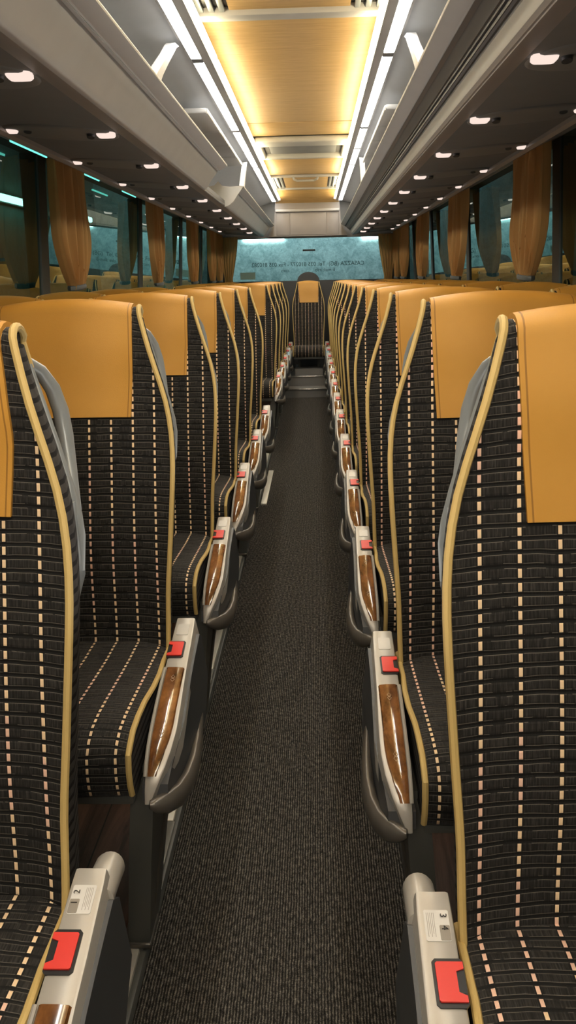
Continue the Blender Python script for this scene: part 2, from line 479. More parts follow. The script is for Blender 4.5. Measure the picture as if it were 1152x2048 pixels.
ARM = [(.115,.650),(.09,.646),(0.0,.624),(-.06,.611),(-.12,.597),(-.18,.581),(-.235,.563),(-.275,.545),(-.305,.520),(-.325,.490),(-.333,.462)]
def arm_z(y):
    return lerp_tab(sorted([(a, b) for a, b in ARM]), y)
def arm_xsec(mb, s, path, a0, a1, dz_top, depth, bev=.006, taper=0):
    """sweep a rounded rectangular section along a y,z path (in the y,z plane)"""
    n = len(path); vs = []
    for i, (y, z) in enumerate(path):
        t = Vector((path[min(i+1, n-1)][0]-path[max(i-1, 0)][0], path[min(i+1, n-1)][1]-path[max(i-1, 0)][1])).normalized()
        nn = Vector((-t.y, t.x));
        if nn.y < 0: nn = -nn
        d = depth[i] if isinstance(depth, (list, tuple)) else depth
        A1 = a1[i] if isinstance(a1, (list, tuple)) else a1
        sec = [(a0, -d), (a0, -bev), (a0+bev*.3, -bev*.3), (a0+bev, 0), (A1-bev, 0), (A1-bev*.3, -bev*.3), (A1, -bev), (A1+taper, -d)]
        for a, h in sec:
            q = Vector((y, z)) + nn*(h + dz_top); vs.append((s*a, q.x, q.y))
    m = 8
    fs = [(i*m+k, i*m+(k+1) % m, (i+1)*m+(k+1) % m, (i+1)*m+k) for i in range(n-1) for k in range(m)]
    fs += [tuple(range(m)), tuple((n-1)*m+k for k in range(m))]
    mb.add(vs, fs)
def surf(a, y, s, lift=.0):
    z = arm_z(y); t = Vector((1, (arm_z(y+.005)-arm_z(y-.005))/.01)).normalized(); n = Vector((-t.y, t.x))
    return Vector((s*a, y + n.x*lift, z + n.y*lift))
def make_arm(parent, s, first):
    mb = MB()
    arm_xsec(mb, s, ARM, .246, [.290,.292,.294,.295,.297,.299,.299,.294,.284,.270,.258], 0, [.05,.05,.05,.05,.05,.052,.055,.055,.05,.04,.02], .005, .006)
    arm = mb.build('armrest', M['silver'], parent, off=(0,0,PZ), ang=40)
    # graphite lower shell toward the aisle
    lo = MB()
    poly = [(.118,.600),(.118,.500),(.03,.450),(-.10,.430),(-.20,.428),(-.285,.438),(-.318,.460),(-.308,.490),(-.275,.515),(-.23,.538),(-.18,.557),(-.06,.588),(0,.600),(.09,.620)]
    lo.prism(poly, s*.252, s*.302, 'x', shift=lambda y, z: s*(max(0, (.60-z))*.10 - max(0, -.20-y)*.22))
    lo.build('armrest_shell', M['graphite'], arm, off=(0,0,PZ), ang=30)
    # taupe swing-out lever
    lv = MB(); lv.tube([(s*.300, .06, .480), (s*.309, -.02, .462), (s*.315, -.10, .450), (s*.317, -.17, .444), (s*.313, -.23, .442), (s*.303, -.280, .446), (s*.287, -.315, .454), (s*.270, -.332, .462), (s*.258, -.338, .466)],
                       [.006, .014, .019, .022, .024, .024, .021, .016, .008], 14, flat=(Vector((1, 0, 0)), .62))
    lv.build('lever', M['taupe'], arm, off=(0,0,PZ), ang=60)
    # walnut inlay
    y0, y1 = -.066, -.312
    ys = [y0 + (y1-y0)*i/18 for i in range(19)]
    vs = []; fs = []
    for y in ys:
        f = (y0-y)/(y0-y1); wdt = 1 - .55*max(0, (f-.60)/.40)**2.2
        for a, h in ((.251, -.001), (.252, .0035), (.2545, .0055), (.2575, .0062), (.251+.024*wdt, .0060), (.251+.037*wdt, .0042), (.251+.0405*wdt, -.002)):
            vs.append(surf(a, y, s, h))
    fs = [(i*7+k, i*7+k+1, (i+1)*7+k+1, (i+1)*7+k) for i in range(18) for k in range(6)]
    fs += [tuple(range(7)), tuple(18*7+k for k in range(7))]
    MB().add(vs, fs).build('wood_inlay', M['inlay'], arm, off=(0,0,PZ), ang=50)
    # rail beside inlay (seat side)
    MB().tube([surf(.2475, y, s, .003) for y in ys], .0032, 6).build('inlay_edge', M['silver'], arm, off=(0,0,PZ))
    # two small interlocked diamond marks
    for yy in (-.102, -.245):
        em = MB()
        for dy in (-.004, .004):
            q = [surf(.271, yy+dy-.006, s, .0068), surf(.275, yy+dy, s, .0068), surf(.271, yy+dy+.006, s, .0068), surf(.267, yy+dy, s, .0068)]
            em.tube(q + [q[0]], .0004, 4)
        em.build('emblem', M['gold'], arm, off=(0,0,PZ))
    # buckle: black bezel + red button
    def plate(name, a0, a1, ya, yb, l0, l1, mat, par, bev=.0025, notch=False):
        poly = [(a0, ya), (a1, ya), (a1, yb), (a0, yb)]
        if notch: poly = [(a0, ya), (a1-.002, ya), (a1, ya-.002), (a1, yb+.002), (a1-.002, yb), (a0, yb), (a0-.0, yb+.007), (a0+.009, yb+.011), (a0+.009, ya-.011), (a0, ya-.008)]
        else:
            b = bev; poly = [(a0+b, ya), (a1-b, ya), (a1, ya-b), (a1, yb+b), (a1-b, yb), (a0+b, yb), (a0, yb+b), (a0, ya-b)]
        n = len(poly)
        v = [surf(a, y, s, l0) for a, y in poly] + [surf(a, y, s, l1) for a, y in poly]
        # inset top for a soft edge
        f = [(i, (i+1) % n, n+(i+1) % n, n+i) for i in range(n)] + [tuple(range(n, 2*n))]
        return MB().add(v, f).build(name, mat, par, off=(0,0,PZ), ang=30)
    plate('buckle_housing', .2435, .281, .0265, -.030, -.002, .0022, M['black'], arm, .004)
    plate('buckle_button', .2445, .2775, .0215, -.0245, .001, .0048, M['red'], arm, notch=True)
    plate('buckle_slot', .2450, .2550, .0125, -.0145, .0020, .0030, M['black'], arm, .001)
    if not first:
        plate('blank_plate', .254, .281, .088, .050, .0, .0008, M['silver'], arm, .002)
    else:
        # hinge barrel and seat number plate
        MB().tube([(s*.279, .166, .612), (s*.279, .163, .613), (s*.279, .13, .617), (s*.282, .095, .617)], [.0200,.0215,.0220,.019], 20).build('hinge_barrel', M['silver'], arm, off=(0,0,PZ), ang=50)
        plate('number_plate', .252, .283, .088, .048, .0, .0010, M['plate'], arm, .0015)
        plate('number_window', .2525, .265, .068, .049, .0008, .0016, M['plated'], arm, .001)
        digs = [('2', .082 if s > 0 else None), ('1', None)]
        if s > 0: items = [('2', .0775), ('1', .0625)]
        else: items = [('3', .0800), ('4', .0640)]
        for ch, yy in items:
            cu = bpy.data.curves.new('digit', 'FONT'); cu.body = ch; cu.size = .012; cu.align_x = 'CENTER'; cu.align_y = 'CENTER'; cu.extrude = .0003
            to = bpy.data.objects.new('digit', cu); me = bpy.data.meshes.new_from_object(to)
            me.materials.append(M['black']) if not me.materials else None
            o = bpy.data.objects.new('seat_number', me); C.objects.link(o); o.parent = arm
            pos = surf(.2590, yy, s, .0024)
            # glyph up = away from aisle (toward the seat), reading along the aisle
            up = Vector((-s, 0, 0)); rt = Vector((0, s, 0)); nz = rt.cross(up)
            R = Matrix((rt, up, nz)).transposed().to_4x4()
            tilt = Matrix.Rotation(math.atan2(arm_z(yy+.005)-arm_z(yy-.005), .01), 4, 'X')
            o.matrix_local = Matrix.Translation(pos - Vector((0, 0, PZ))) @ tilt @ R
            bpy.data.objects.remove(to)
        ln = MB()
        for k in range(5):
            a = .2705 + k*.0022
            q = [surf(a, .084, s, .0013), surf(a+.0006, .084, s, .0013), surf(a+.0006, .053 + .004*(k % 2), s, .0013), surf(a, .053+.004*(k % 2), s, .0013)]
            ln.add(q, [(0, 1, 2, 3)])
        ln.build('fine_print', M['plated'], arm, off=(0,0,PZ), smooth=False)
    return arm
def make_leg(parent, s):
    poly = [(-.262,.500),(-.280,.42),(-.290,.30),(-.290,.16),(-.288,.088),(-.285,.0805),(-.20,.0805),(-.165,.115),(-.13,.19),(-.08,.30),(-.02,.40),(.05,.500)]
    sh = lambda y, z: s*(max(0, z-.08)/.42*.035)
    MB().prism(poly, s*.176, s*.222, 'x', shift=sh).build('leg', M['leg'], parent, off=(0,0,PZ), ang=30)
    # polished skirt with the flared foot
    mb = MB(); ps = []
    for i in range(13):
        t = i/12
        y = -.285 + .30*t**1.5; z = .094 + .40*t**1.0
        ps.append((s*(.214 + .040*t), y+.035, z))
    mb.tube(ps, [.016]+[.013 + .012*math.sin(PI*i/12) for i in range(1, 12)]+[.016], 10, flat=(Vector((1, 0, 0)), .55))
    mb.box(s*.172, s*.226, -.294, -.205, .0805, .094, .004)
    mb.build('leg_trim', M['taupe'], parent, off=(0,0,PZ), ang=50)
    fr = MB().box(-.228, .228, -.335, .10, .462, .487, .006)
    fr.build('seat_frame', M['leg'], parent, off=(0,0,PZ))

def copy_tree(o, parent=None):
    c = o.copy(); C.objects.link(c)
    if parent: c.parent = parent
    for ch in list(o.children): copy_tree(ch, c)
    return c

def seat_proto(kind, s, first=False):
    global YOFF
    YOFF = (.035 if s > 0 else .020) if first else 0.0
    root = empty('coach_seat', (0, 0, PZ))
    cols, nf, na = make_backrest(root, s)
    make_piping(root, cols, nf, na)
    make_cover(root, s*(.022 if (first and s > 0) else (.006 if s > 0 else 0))); make_cushion(root); make_shell(root)
    if kind == 'aisle':
        make_handle(root, s); make_arm(root, s, first); make_leg(root, s)
    elif kind == 'window':
        MB().box(-.228, .228, -.335, .10, .462, .487, .006).build('seat_frame', M['leg'], root, off=(0,0,PZ))
        # wall bracket and a plain pedestal
        MB().box(-s*.20, -s*.16, -.20, -.05, .0805, .465, .01).build('leg', M['leg'], root, off=(0,0,PZ))
    else:
        MB().box(-.228, .228, -.335, .10, .462, .487, .006).build('seat_frame', M['leg'], root, off=(0,0,PZ))
        for q in (-1, 1): MB().box(q*.15-.02, q*.15+.02, -.1, .05, .345, .465, .006).build('leg', M['leg'], root, off=(0,0,PZ))
    return root

LY = [.79,1.63,2.465,3.29,4.09,4.93,6.81,7.62,8.40,9.25,10.12]
RY = [.75,1.55,2.345,3.13,3.93,4.73,5.46,6.24,7.03,7.80,8.52,9.29,10.12]
ordn = ['first','second','third','fourth','fifth','sixth','seventh','eighth','ninth','tenth','eleventh','twelfth','thirteenth']
def seat_label(side, col, i, n):
    other = 'left' if side == 'left' else 'right'
    if i == 0:
        num = '1 and 2' if side == 'left' else '3 and 4'
        if col == 'aisle': return f'nearest striped aisle seat on the {side} with numbers {num} on its armrest'
        return f'window seat beside the nearest {side} aisle seat, mostly outside the view'
    if i == n-1:
        return f'rearmost {side} {col} seat on the back bench under the rear window'
    if side == 'left' and i == 6 and col == 'aisle':
        return 'left aisle seat just behind the open gap, its whole cushion showing'
    if side == 'left' and i == 6:
        return 'left window seat just behind the open gap in the rows'
    if side == 'left' and i == 5:
        return f'left {col} seat in the sixth row, last one before the gap'
    if col == 'aisle':
        return f'striped aisle seat with ochre headrest in the {ordn[i]} row on the {side}'
    return f'window seat with ochre headrest in the {ordn[i]} row on the {side}'
def place_seats():
    for side, sg, ys in (('left', -1, LY), ('right', 1, RY)):
        s = -sg       # aisle direction
        pf = seat_proto('aisle', s, True); pa = seat_proto('aisle', s); pw = seat_proto('window', s)
        used = {id(pf): False, id(pa): False, id(pw): False}
        for i, y in enumerate(ys):
            for col, xc in (('aisle', SC), ('window', WC)):
                src = pf if (col == 'aisle' and i == 0) else (pa if col == 'aisle' else pw)
                if used[id(src)]: o = copy_tree(src)
                else: o = src; used[id(src)] = True
                o.location = (sg*xc, y, PZ)
                if col == 'window': o.scale = (.85, 1, 1)
                if i == len(ys)-1:
                    for ch in list(o.children_recursive):
                        if ch.name.startswith(('lever', 'armrest_shell')): bpy.data.objects.remove(ch)
                o['label'] = seat_label(side, col, i, len(ys)); o['category'] = 'seat'
                o['group'] = f'coach seats on the {side} of the aisle'
    o = seat_proto('centre', 1); o.location = (-.0, 10.24, PZ); o.scale = (.80, 1, 1)
    setp(o, 'single centre seat of the back bench at the end of the aisle', 'seat')
place_seats()

# ------------------------------------------------------------------ floor and shell
Y0, Y1 = -1.6, 10.78
def struct(mb, name, mat, **k): return mb.build(name, mat, kind='structure', **k)
struct(MB().box(-.31, .31, Y0, 9.56, -.02, AZ), 'floor', M['carpet'], smooth=False)
for sg in (-1, 1):
    struct(MB().box(sg*.335, sg*1.205, Y0, 10.8, -.02, PZ), 'floor', M['plank'], smooth=False)
st = MB(); st.box(-.33, .33, 9.56, 9.95, 0, .145); st.box(-.33, .33, 9.86, 10.8, 0, .262)
struct(st, 'floor', M['under'], smooth=False)
for y, z, nm in ((9.55, .146, 'lower'), (9.85, .263, 'upper')):
    o = MB().box(-.328, .328, y, y+.028, z-.010, z+.004, .002).build('step_nosing', M['chrome'])
    setp(o, f'polished metal edge strip on the {nm} step at the aisle end', 'trim', 'metal step edges at the end of the aisle')
bb = MB().box(-.17, .17, 9.93, 10.45, .262, .345); o = bb.build('bench_base', M['under'], smooth=False)
setp(o, 'dark carpeted base under the centre seat of the back bench', 'base')
# sill strips along both platform edges, one run between each pair of seat feet
for side, sg, ys in (('left', -1, LY), ('right', 1, RY)):
    feet = [y-.285 for y in ys]
    edges = [Y0] + feet
    k = 0
    for a, b in zip(edges, edges[1:]):
        if b > 9.6: b = 9.6
        long = b-a
        mid = a + min(.40, long*.5) if k else a
        if k:
            o = MB().box(sg*.290, sg*.336, a-.005, mid, .03, PZ+.004, .003).build('sill_cover', M['dstrip'])
            setp(o, f'dull grey sill cover running back from the {ordn[k-1]} {side} seat foot', 'trim', f'{side} sill covers')
        o = MB().box(sg*.296, sg*.338, mid+.002, b-.008, .03, PZ+.003, .002).build('sill_strip', M['strip'])
        setp(o, (f'bright sill strip along the {side} platform edge, in front of the {ordn[k]} seat foot'), 'trim', f'{side} sill strips')
        k += 1
    struct(MB().box(sg*.283, sg*.297, Y0, 9.56, -.02, .074, .003), 'trim_%d' % (1 if sg < 0 else 2), M['leg'])
o = MB().box(-.273, -.236, 4.86, 5.77, AZ-.002, AZ+.010, .002).build('threshold_strip', M['strip'])
setp(o, 'pale metal strip lying on the carpet at the left edge of the aisle', 'trim')

# body walls
WX = 1.19
for side, sg in (('left', -1), ('right', 1)):
    mb = MB(); mb.box(sg*(WX+.01), sg*1.30, Y0, 10.9, -.02, 1.02); mb.box(sg*(WX), sg*1.26, Y0, 10.9, 2.0, 2.5)
    struct(mb, f'wall_{side}', M['wall'], smooth=False)
    posts = [-.3, 1.95, 3.98 if sg < 0 else 3.95, 6.20, 8.08, 9.52, 10.62]
    pm = [struct(MB().prism([(sg*1.184, 2.0), (sg*1.247, 1.02), (sg*1.30, 1.02), (sg*1.27, 2.0)], p-.02, p+.09, 'y'), 'trim_%d' % (3+i+(10 if sg > 0 else 0)), M['post']) for i, p in enumerate(posts)]
    for i, (a, b) in enumerate(zip(posts, posts[1:])):
        struct(MB().add([(sg*1.256, a+.08, 1.02), (sg*1.256, b-.01, 1.02), (sg*1.192, b-.01, 2.0), (sg*1.192, a+.08, 2.0)], [(0,1,2,3) if sg < 0 else (3,2,1,0)]), 'window_%d' % (1+i+(6 if sg > 0 else 0)), M['glass'], smooth=False, fix=False)
# rear wall and rear window
rw = MB(); rw.box(-1.22, 1.22, 10.78, 10.86, -.02, 1.385); rw.box(-1.22, 1.22, 10.80, 10.9, 1.93, 2.6)
rw.box(-1.22, -1.0, 10.80, 10.9, 1.38, 1.94); rw.box(1.0, 1.22, 10.80, 10.9, 1.38, 1.94)
arc = [(.145*math.cos(PI*i/16), 1.375 + .115*math.sin(PI*i/16)) for i in range(17)]
rw.prism(arc, 10.80, 10.86, 'y')
struct(rw, 'wall_back', M['wall'], smooth=False)
struct(MB().add([(-1.0, 10.93, 1.37), (1.0, 10.93, 1.37), (1.0, 10.93, 1.95), (-1.0, 10.93, 1.95)], [(0,1,2,3)]), 'window_13', M['rglass'], smooth=False, fix=False)
struct(MB().box(-1.22, 1.22, Y0-.06, Y0, -.02, 2.6), 'wall_front', M['wall'], smooth=False)
struct(MB().box(-1.22, 1.22, Y0, 10.9, 2.52, 2.60), 'ceiling', M['greyb'], smooth=False)
o = MB().box(-.07, .095, 10.915, 10.931, 1.750, 1.772, .002).build('brake_light', M['black'])
setp(o, 'slim black brake light bar on the rear window glass', 'light')
o = MB().box(-.90, -.70, 11.0, 11.01, 1.41, 1.50).build('sign', M['patch'])
setp(o, 'pale rectangular patch behind the lower left of the rear window', 'sign')
def lettering(txt, size, x, z, ext=.001):
    cu = bpy.data.curves.new('t', 'FONT'); cu.body = txt; cu.size = size; cu.align_x = 'LEFT'; cu.extrude = ext
    to = bpy.data.objects.new('t', cu); me = bpy.data.meshes.new_from_object(to); bpy.data.objects.remove(to)
    w = max(v.co.x for v in me.vertices)
    me.materials.clear(); me.materials.append(M['ink'])
    o = bpy.data.objects.new('window_lettering', me); C.objects.link(o)
    o.matrix_world = Matrix.Translation((x, 10.942, z)) @ Matrix(((-1,0,0),(0,0,1),(0,1,0))).to_4x4()
    return o, w
o, w = lettering('CASAZZA (BG)  Tel. 035 810277 - Fax 035 810282', .072, .73, 1.565)
o.scale = (1.47/w, 1, 1)
setp(o, 'upper line of dark lettering, seen mirrored on the rear window', 'lettering')
o, w = lettering('E-mail: info                    .com', .060, .35, 1.495)
o.scale = (.70/w, 1, 1)
setp(o, 'shorter lower line of dark lettering, mirrored on the rear window', 'lettering')

# ------------------------------------------------------------------ ceiling
mb = MB()
cuts = [Y0, .4, 2.25, 3.0]
seams = [(3.605, 5.99), (6.0, 6.52), (7.40, 7.72), (7.73, 8.88), (10.0, 10.45)]
for i, (a, b) in enumerate([(Y0, 2.2), (2.21, 2.85)] + seams):
    o = MB().box(-.395, .395, a, b-.008, 2.44, 2.455, .002).build('ceiling_panel', M['ceilwood'])
    lb = ['blond wood ceiling panel over the camera', 'blond wood ceiling panel before the near roof hatch', 'longest blond wood ceiling panel behind the near roof hatch', 'narrow blond wood panel in front of the grey ceiling console',
          'blond wood strip directly behind the grey ceiling console', 'blond wood panel in front of the far roof hatch', 'last blond wood panel before the rear bulkhead'][i]
    setp(o, lb, 'ceiling panel', 'blond wood ceiling panels')
o = MB().strip([(-.395, 0), (.395, 0)], 0, 1); o.v = [(-.395, 10.45, 2.44), (.395, 10.45, 2.44), (-.395, 10.76, 2.29), (.395, 10.76, 2.29)]; o.f = [(0, 1, 3, 2)]; o.m = [0]
setp(o.build('ceiling_panel', M['ceilwood'], fix=False), 'sloping wood strip where the ceiling meets the bulkhead', 'ceiling panel', 'blond wood ceiling panels')
def hatch(ya, yb, which):
    r = empty('roof_hatch', (0, ya, 2.44), f'{which} roof hatch with wood panel between two slatted vents', 'roof hatch', 'roof hatches')
    off = (0, ya, 2.44)
    MB().box(-.375, .375, yb-.075 if which == 'near' else yb-.02, yb, 2.405, 2.44, .004).build('frame_bar', M['grey'], r, off=off)
    MB().box(-.375, .375, ya, ya+.03, 2.415, 2.44, .004).build('frame_bar', M['grey'], r, off=off)
    MB().box(-.235, .235, ya+.03, yb-.02, 2.425, 2.437).build('wood_panel', M['ceilwood'], r, off=off)
    for sg in (-1, 1):
        g = MB(); g.box(sg*.235, sg*.375, ya+.03, yb-.02, 2.436, 2.442)
        v = g.build('vent', M['black'], r, off=off, smooth=False)
        for k in range(3):
            x = sg*(.262 + k*.042)
            MB().box(x-.011, x+.011, ya+.04, yb-.03, 2.418, 2.432, .003).build('slat', M['bsilver'], v, off=off)
    if which == 'far':
        h = MB(); h.tube([(-.13, ya+.02, 2.43), (-.12, ya+.05, 2.40), (-.09, ya+.12, 2.395), (.09, ya+.12, 2.395), (.12, ya+.05, 2.40), (.13, ya+.02, 2.43)], .012, 8)
        h.build('handle', M['greyw'], r, off=off)
hatch(2.85, 3.60, 'near'); hatch(8.88, 10.0, 'far')
# grey ceiling console
r = empty('ceiling_console', (0, 6.42, 2.44), 'light grey ceiling console with a recessed rectangular panel', 'console'); off = (0, 6.42, 2.44)
c = MB(); pr = [(-.36, 2.44), (-.345, 2.405), (-.32, 2.39), (.32, 2.39), (.345, 2.405), (.36, 2.44)]
c.box(-.355, .355, 6.52, 6.74, 2.395, 2.44, .015, 3); c.box(-.355, -.315, 6.70, 7.38, 2.39, 2.44, .012, 3); c.box(.315, .355, 6.70, 7.38, 2.39, 2.44, .012, 3); c.box(-.355, .355, 7.34, 7.39, 2.39, 2.44, .01, 3)
c.build('frame', M['greyw'], r, off=off, ang=60)
MB().box(-.325, .325, 6.72, 7.36, 2.43, 2.445).build('recessed_panel', M['greyd'], r, off=off)
MB().box(-.27, .27, 6.82, 7.30, 2.422, 2.431, .006).build('inner_panel', M['greym'], r, off=off)

# light profiles
segs = [(Y0+.05, .32), (.36, 2.08), (2.12, 3.84), (3.90, 5.60), (5.65, 6.48), (6.51, 7.36), (7.40, 9.08), (9.12, 10.62)]
coves = [(Y0+.05, 1.95), (2.0, 3.93), (3.98, 5.97), (6.02, 7.75), (7.80, 8.8), (8.84, 10.55)]
for side, sg in (('left', -1), ('right', 1)):
    struct(MB().strip([(sg*.352, 2.385), (sg*.352, 2.334), (sg*.389, 2.333), (sg*.390, 2.343), (sg*.434, 2.343), (sg*.435, 2.332), (sg*.446, 2.334), (sg*.450, 2.335)], Y0, 10.7), 'trim_%d' % (30 if sg < 0 else 31), M['grey'], fix=False)
    jm = MB()
    for (a0, b0), (a1, b1) in zip(segs, segs[1:]): jm.box(sg*.3900, sg*.4345, b0-.001, a1+.001, 2.3315, 2.3435)
    struct(jm, 'trim_%d' % (40 if sg < 0 else 41), M['greyd'], smooth=False)
    for i, (a, b) in enumerate(segs):
        o = MB().box(sg*.3915, sg*.4330, a, b, 2.334, 2.3425, .002).build('ceiling_light', M['tube'])
        where = ['first from the front', 'second from the front', 'nearest in view at the top edge', 'beside the longest wood panel', 'short, before the grey console', 'short, beside the grey console', 'long, before the far roof hatch', 'rearmost, ending at the bulkhead'][i]
        setp(o, f'white light tube in the {side} row, {where}', 'light', f'{side} row of white light tubes')
    for i, (a, b) in enumerate(coves):
        o = MB().box(sg*.3315, sg*.3495, a, b, 2.3435, 2.362, .003).build('cove_light', M['cove'])
        where = ['over the camera', 'beside the near roof hatch', 'beside the longest wood panel', 'beside the grey console', 'before the far roof hatch', 'beside the far roof hatch'][i]
        setp(o, f'warm glowing strip along the {side} edge of the wood ceiling, {where}', 'light', f'{side} warm cove strips')
    struct(MB().strip([(sg*.405, 2.46), (sg*.405, 2.38), (sg*.444, 2.36), (sg*.446, 2.334), (sg*.60, 2.290), (sg*.78, 2.26), (sg*.95, 2.20), (sg*1.08, 2.10), (sg*1.19, 2.0)], Y0, 10.75, 1), 'ceiling', M['greyb'], fix=False)

# ------------------------------------------------------------------ luggage racks
PL = [(1.0,1.995),(.60,1.995),(.455,2.040),(.438,2.058),(.430,2.064),(.421,2.061),(.4205,2.056),(.430,2.050),(.462,2.036)]
PL2 = [(.466,2.030),(.470,2.037),(.478,2.036),(.482,2.024),(.500,2.004),(.520,1.978),(.538,1.952),(.549,1.936),(.556,1.931),(.566,1.929)]
PR2 = [(.466,2.030),(.480,2.026),(.498,2.010),(.504,2.001),(.509,2.001),(.511,1.994),(.517,1.996),(.518,1.984),(.524,1.988),(.530,1.984),(.534,1.974)]
PR3 = [(.534,1.974),(.541,1.968),(.547,1.958),(.550,1.947),(.552,1.943)]
PR4 = [(.552,1.943),(.556,1.940),(.560,1.934),(.572,1.931)]
PE = [(.566,1.929),(.585,1.931),(.600,1.936),(.625,1.940)]
def rack(side, sg, ya, yb, label, brackets, capped):
    r = empty('luggage_rack', (sg*.5, ya, 2.0), label, 'luggage rack', 'overhead luggage racks'); off = (sg*.5, ya, 2.0)
    q = lambda P: [(sg*x, z) for x, z in P]
    MB().strip(q(PL), ya, yb, 2).build('tray', M['grey'], r, off=off, fix=False, ang=50)
    e = MB().box(sg*.420, sg*.428, ya, yb, 2.0585, 2.066, .002); e.build('edge_rail', M['greyw'], r, off=off)
    if sg < 0:
        MB().strip(q(PL2), ya, yb, 2).build('lower_cladding', M['grey'], r, off=off, fix=False, ang=40)
    else:
        MB().strip(q(PR2), ya, yb, 2).build('lower_cladding', M['greyd'], r, off=off, fix=False, ang=20)
        MB().strip(q(PR3), ya, yb, 2).build('highlight_rail', M['greyw'], r, off=off, fix=False, ang=40)  # paler plastic puts the rail's highlight into its colour
        MB().strip(q(PR4), ya, yb, 2).build('lower_lip', M['taupec'], r, off=off, fix=False, ang=40)
    for y in brackets:
        b = MB(); vs = []
        path = [(.449, .62, 2.312, .05), (.446, .54, 2.285, .042), (.440, .40, 2.225, .040), (.434, .22, 2.150, .045), (.429, .08, 2.09, .050), (.427, .0, 2.05, .055)]
        for x, dy, z, w in path:
            vs += [(sg*x, y+dy-w, z), (sg*x, y+dy+w, z+.012), (sg*(x+.035), y+dy+w, z+.012), (sg*(x+.035), y+dy-w, z)]
        fs = [(4*i+k, 4*i+(k+1) % 4, 4*i+4+(k+1) % 4, 4*i+4+k) for i in range(len(path)-1) for k in range(4)] + [(0, 1, 2, 3), tuple(4*(len(path)-1)+k for k in range(4))]
        b.add(vs, fs).build('bracket', M['grey'], r, off=off, ang=60)
    if capped:
        cap = [(.421,2.064),(.445,2.066),(.52,2.062),(.575,2.070),(.605,2.100),(.635,2.072),(.72,2.064),(.69,2.03),(.64,1.98),(.60,1.946),(.561,1.927),(.53,1.938),(.499,1.961),(.468,2.005),(.44,2.04)]
        MB().prism([(sg*x, z) for x, z in cap], ya-.03, ya+.01, 'y').build('end_cap', M['greyw'], r, off=off, ang=30)
rack('left', -1, Y0, 5.06, 'near left overhead luggage rack, ending at the gap', (.6, 2.93), False)
rack('left', -1, 6.22, 10.685, 'far left overhead luggage rack starting with a pale end cap', (6.30,), True)
rack('right', 1, Y0, 10.685, 'long unbroken luggage rack on the right with a rail paled for its highlight', (.6, 2.90, 6.22), False)
for side, sg in (('left', -1), ('right', 1)):
    mb = MB().strip([(sg*x, z) for x, z in [(.560,1.945)]+PE], Y0, 10.76)
    struct(mb, 'trim_%d' % (32 if sg < 0 else 33), M['taupec'], fix=False)
    mb = MB().prism([(sg*x, z) for x, z in [(.625,1.940),(.80,1.9525),(1.05,1.970),(1.05,1.99),(.625,1.985)]], Y0, 10.74, 'y')
    struct(mb, 'ceiling', M['under'], ang=20)
    mb = MB().strip([(sg*x, z) for x, z in [(1.035,1.985),(1.04,1.955),(1.055,1.945),(1.10,1.962),(1.20,2.005)]], Y0, 10.76)
    struct(mb, 'trim_%d' % (34 if sg < 0 else 35), M['taupec'], fix=False)
struct(MB().strip([(-.562,1.93),(-.562,1.97),(-.70,1.985),(-.95,1.99),(-1.0,2.2)], 5.06, 6.22), 'ceiling', M['greyd'], fix=False)
# storage flaps under the side ceiling
for side, sg, ys in (('left', -1, [4.52, 5.10, 5.60, 6.10, 6.58]), ('right', 1, [4.57, 5.10, 5.58, 6.10, 6.58])):
    for i, (a, b) in enumerate(zip(ys, ys[1:])):
        r = empty('storage_flap', (sg*.6, a, 2.3), f'{ordn[i]} grey flap from the camera in the {side} row above the luggage rack', 'flap', f'{side} row of overhead flaps')
        off = (sg*.6, a, 2.3)
        MB().box(sg*.462, sg*.70, a+.006, b-.006, 2.246, 2.272, .008, 3).build('flap', M['grey'], r, off=off)
        MB().box(sg*.456, sg*.466, a+.01, b-.01, 2.243, 2.268, .004, 2).build('edge_trim', M['greyw'], r, off=off)
# rear bulkhead
r = empty('bulkhead', (0, 10.7, 1.93), 'beige grey bulkhead cabinet above the rear window', 'bulkhead'); off = (0, 10.7, 1.93)
MB().prism([(-.50,1.925),(.50,1.925),(.47,1.98),(.42,2.10),(.40,2.36),(-.40,2.36),(-.42,2.10),(-.47,1.98)], 10.70, 10.78, 'y').build('body', M['taupec'], r, off=off)
MB().box(-.215, .235, 10.692, 10.70, 1.94, 2.20, .003).build('door', M['taupec'], r, off=off)
MB().box(-.395, -.225, 10.692, 10.70, 1.94, 2.20, .003).build('side_panel', M['taupec'], r, off=off)
MB().box(.245, .395, 10.692, 10.70, 1.94, 2.20, .003).build('side_panel', M['taupec'], r, off=off)
MB().box(-.40, .40, 10.66, 10.71, 2.215, 2.245, .006).build('ledge', M['grey'], r, off=off)
# filler panels beside the bulkhead above the rear window
struct(MB().box(-1.13, 1.13, 10.785, 10.80, 1.905, 2.5), 'wall_back', M['under2'], smooth=False)

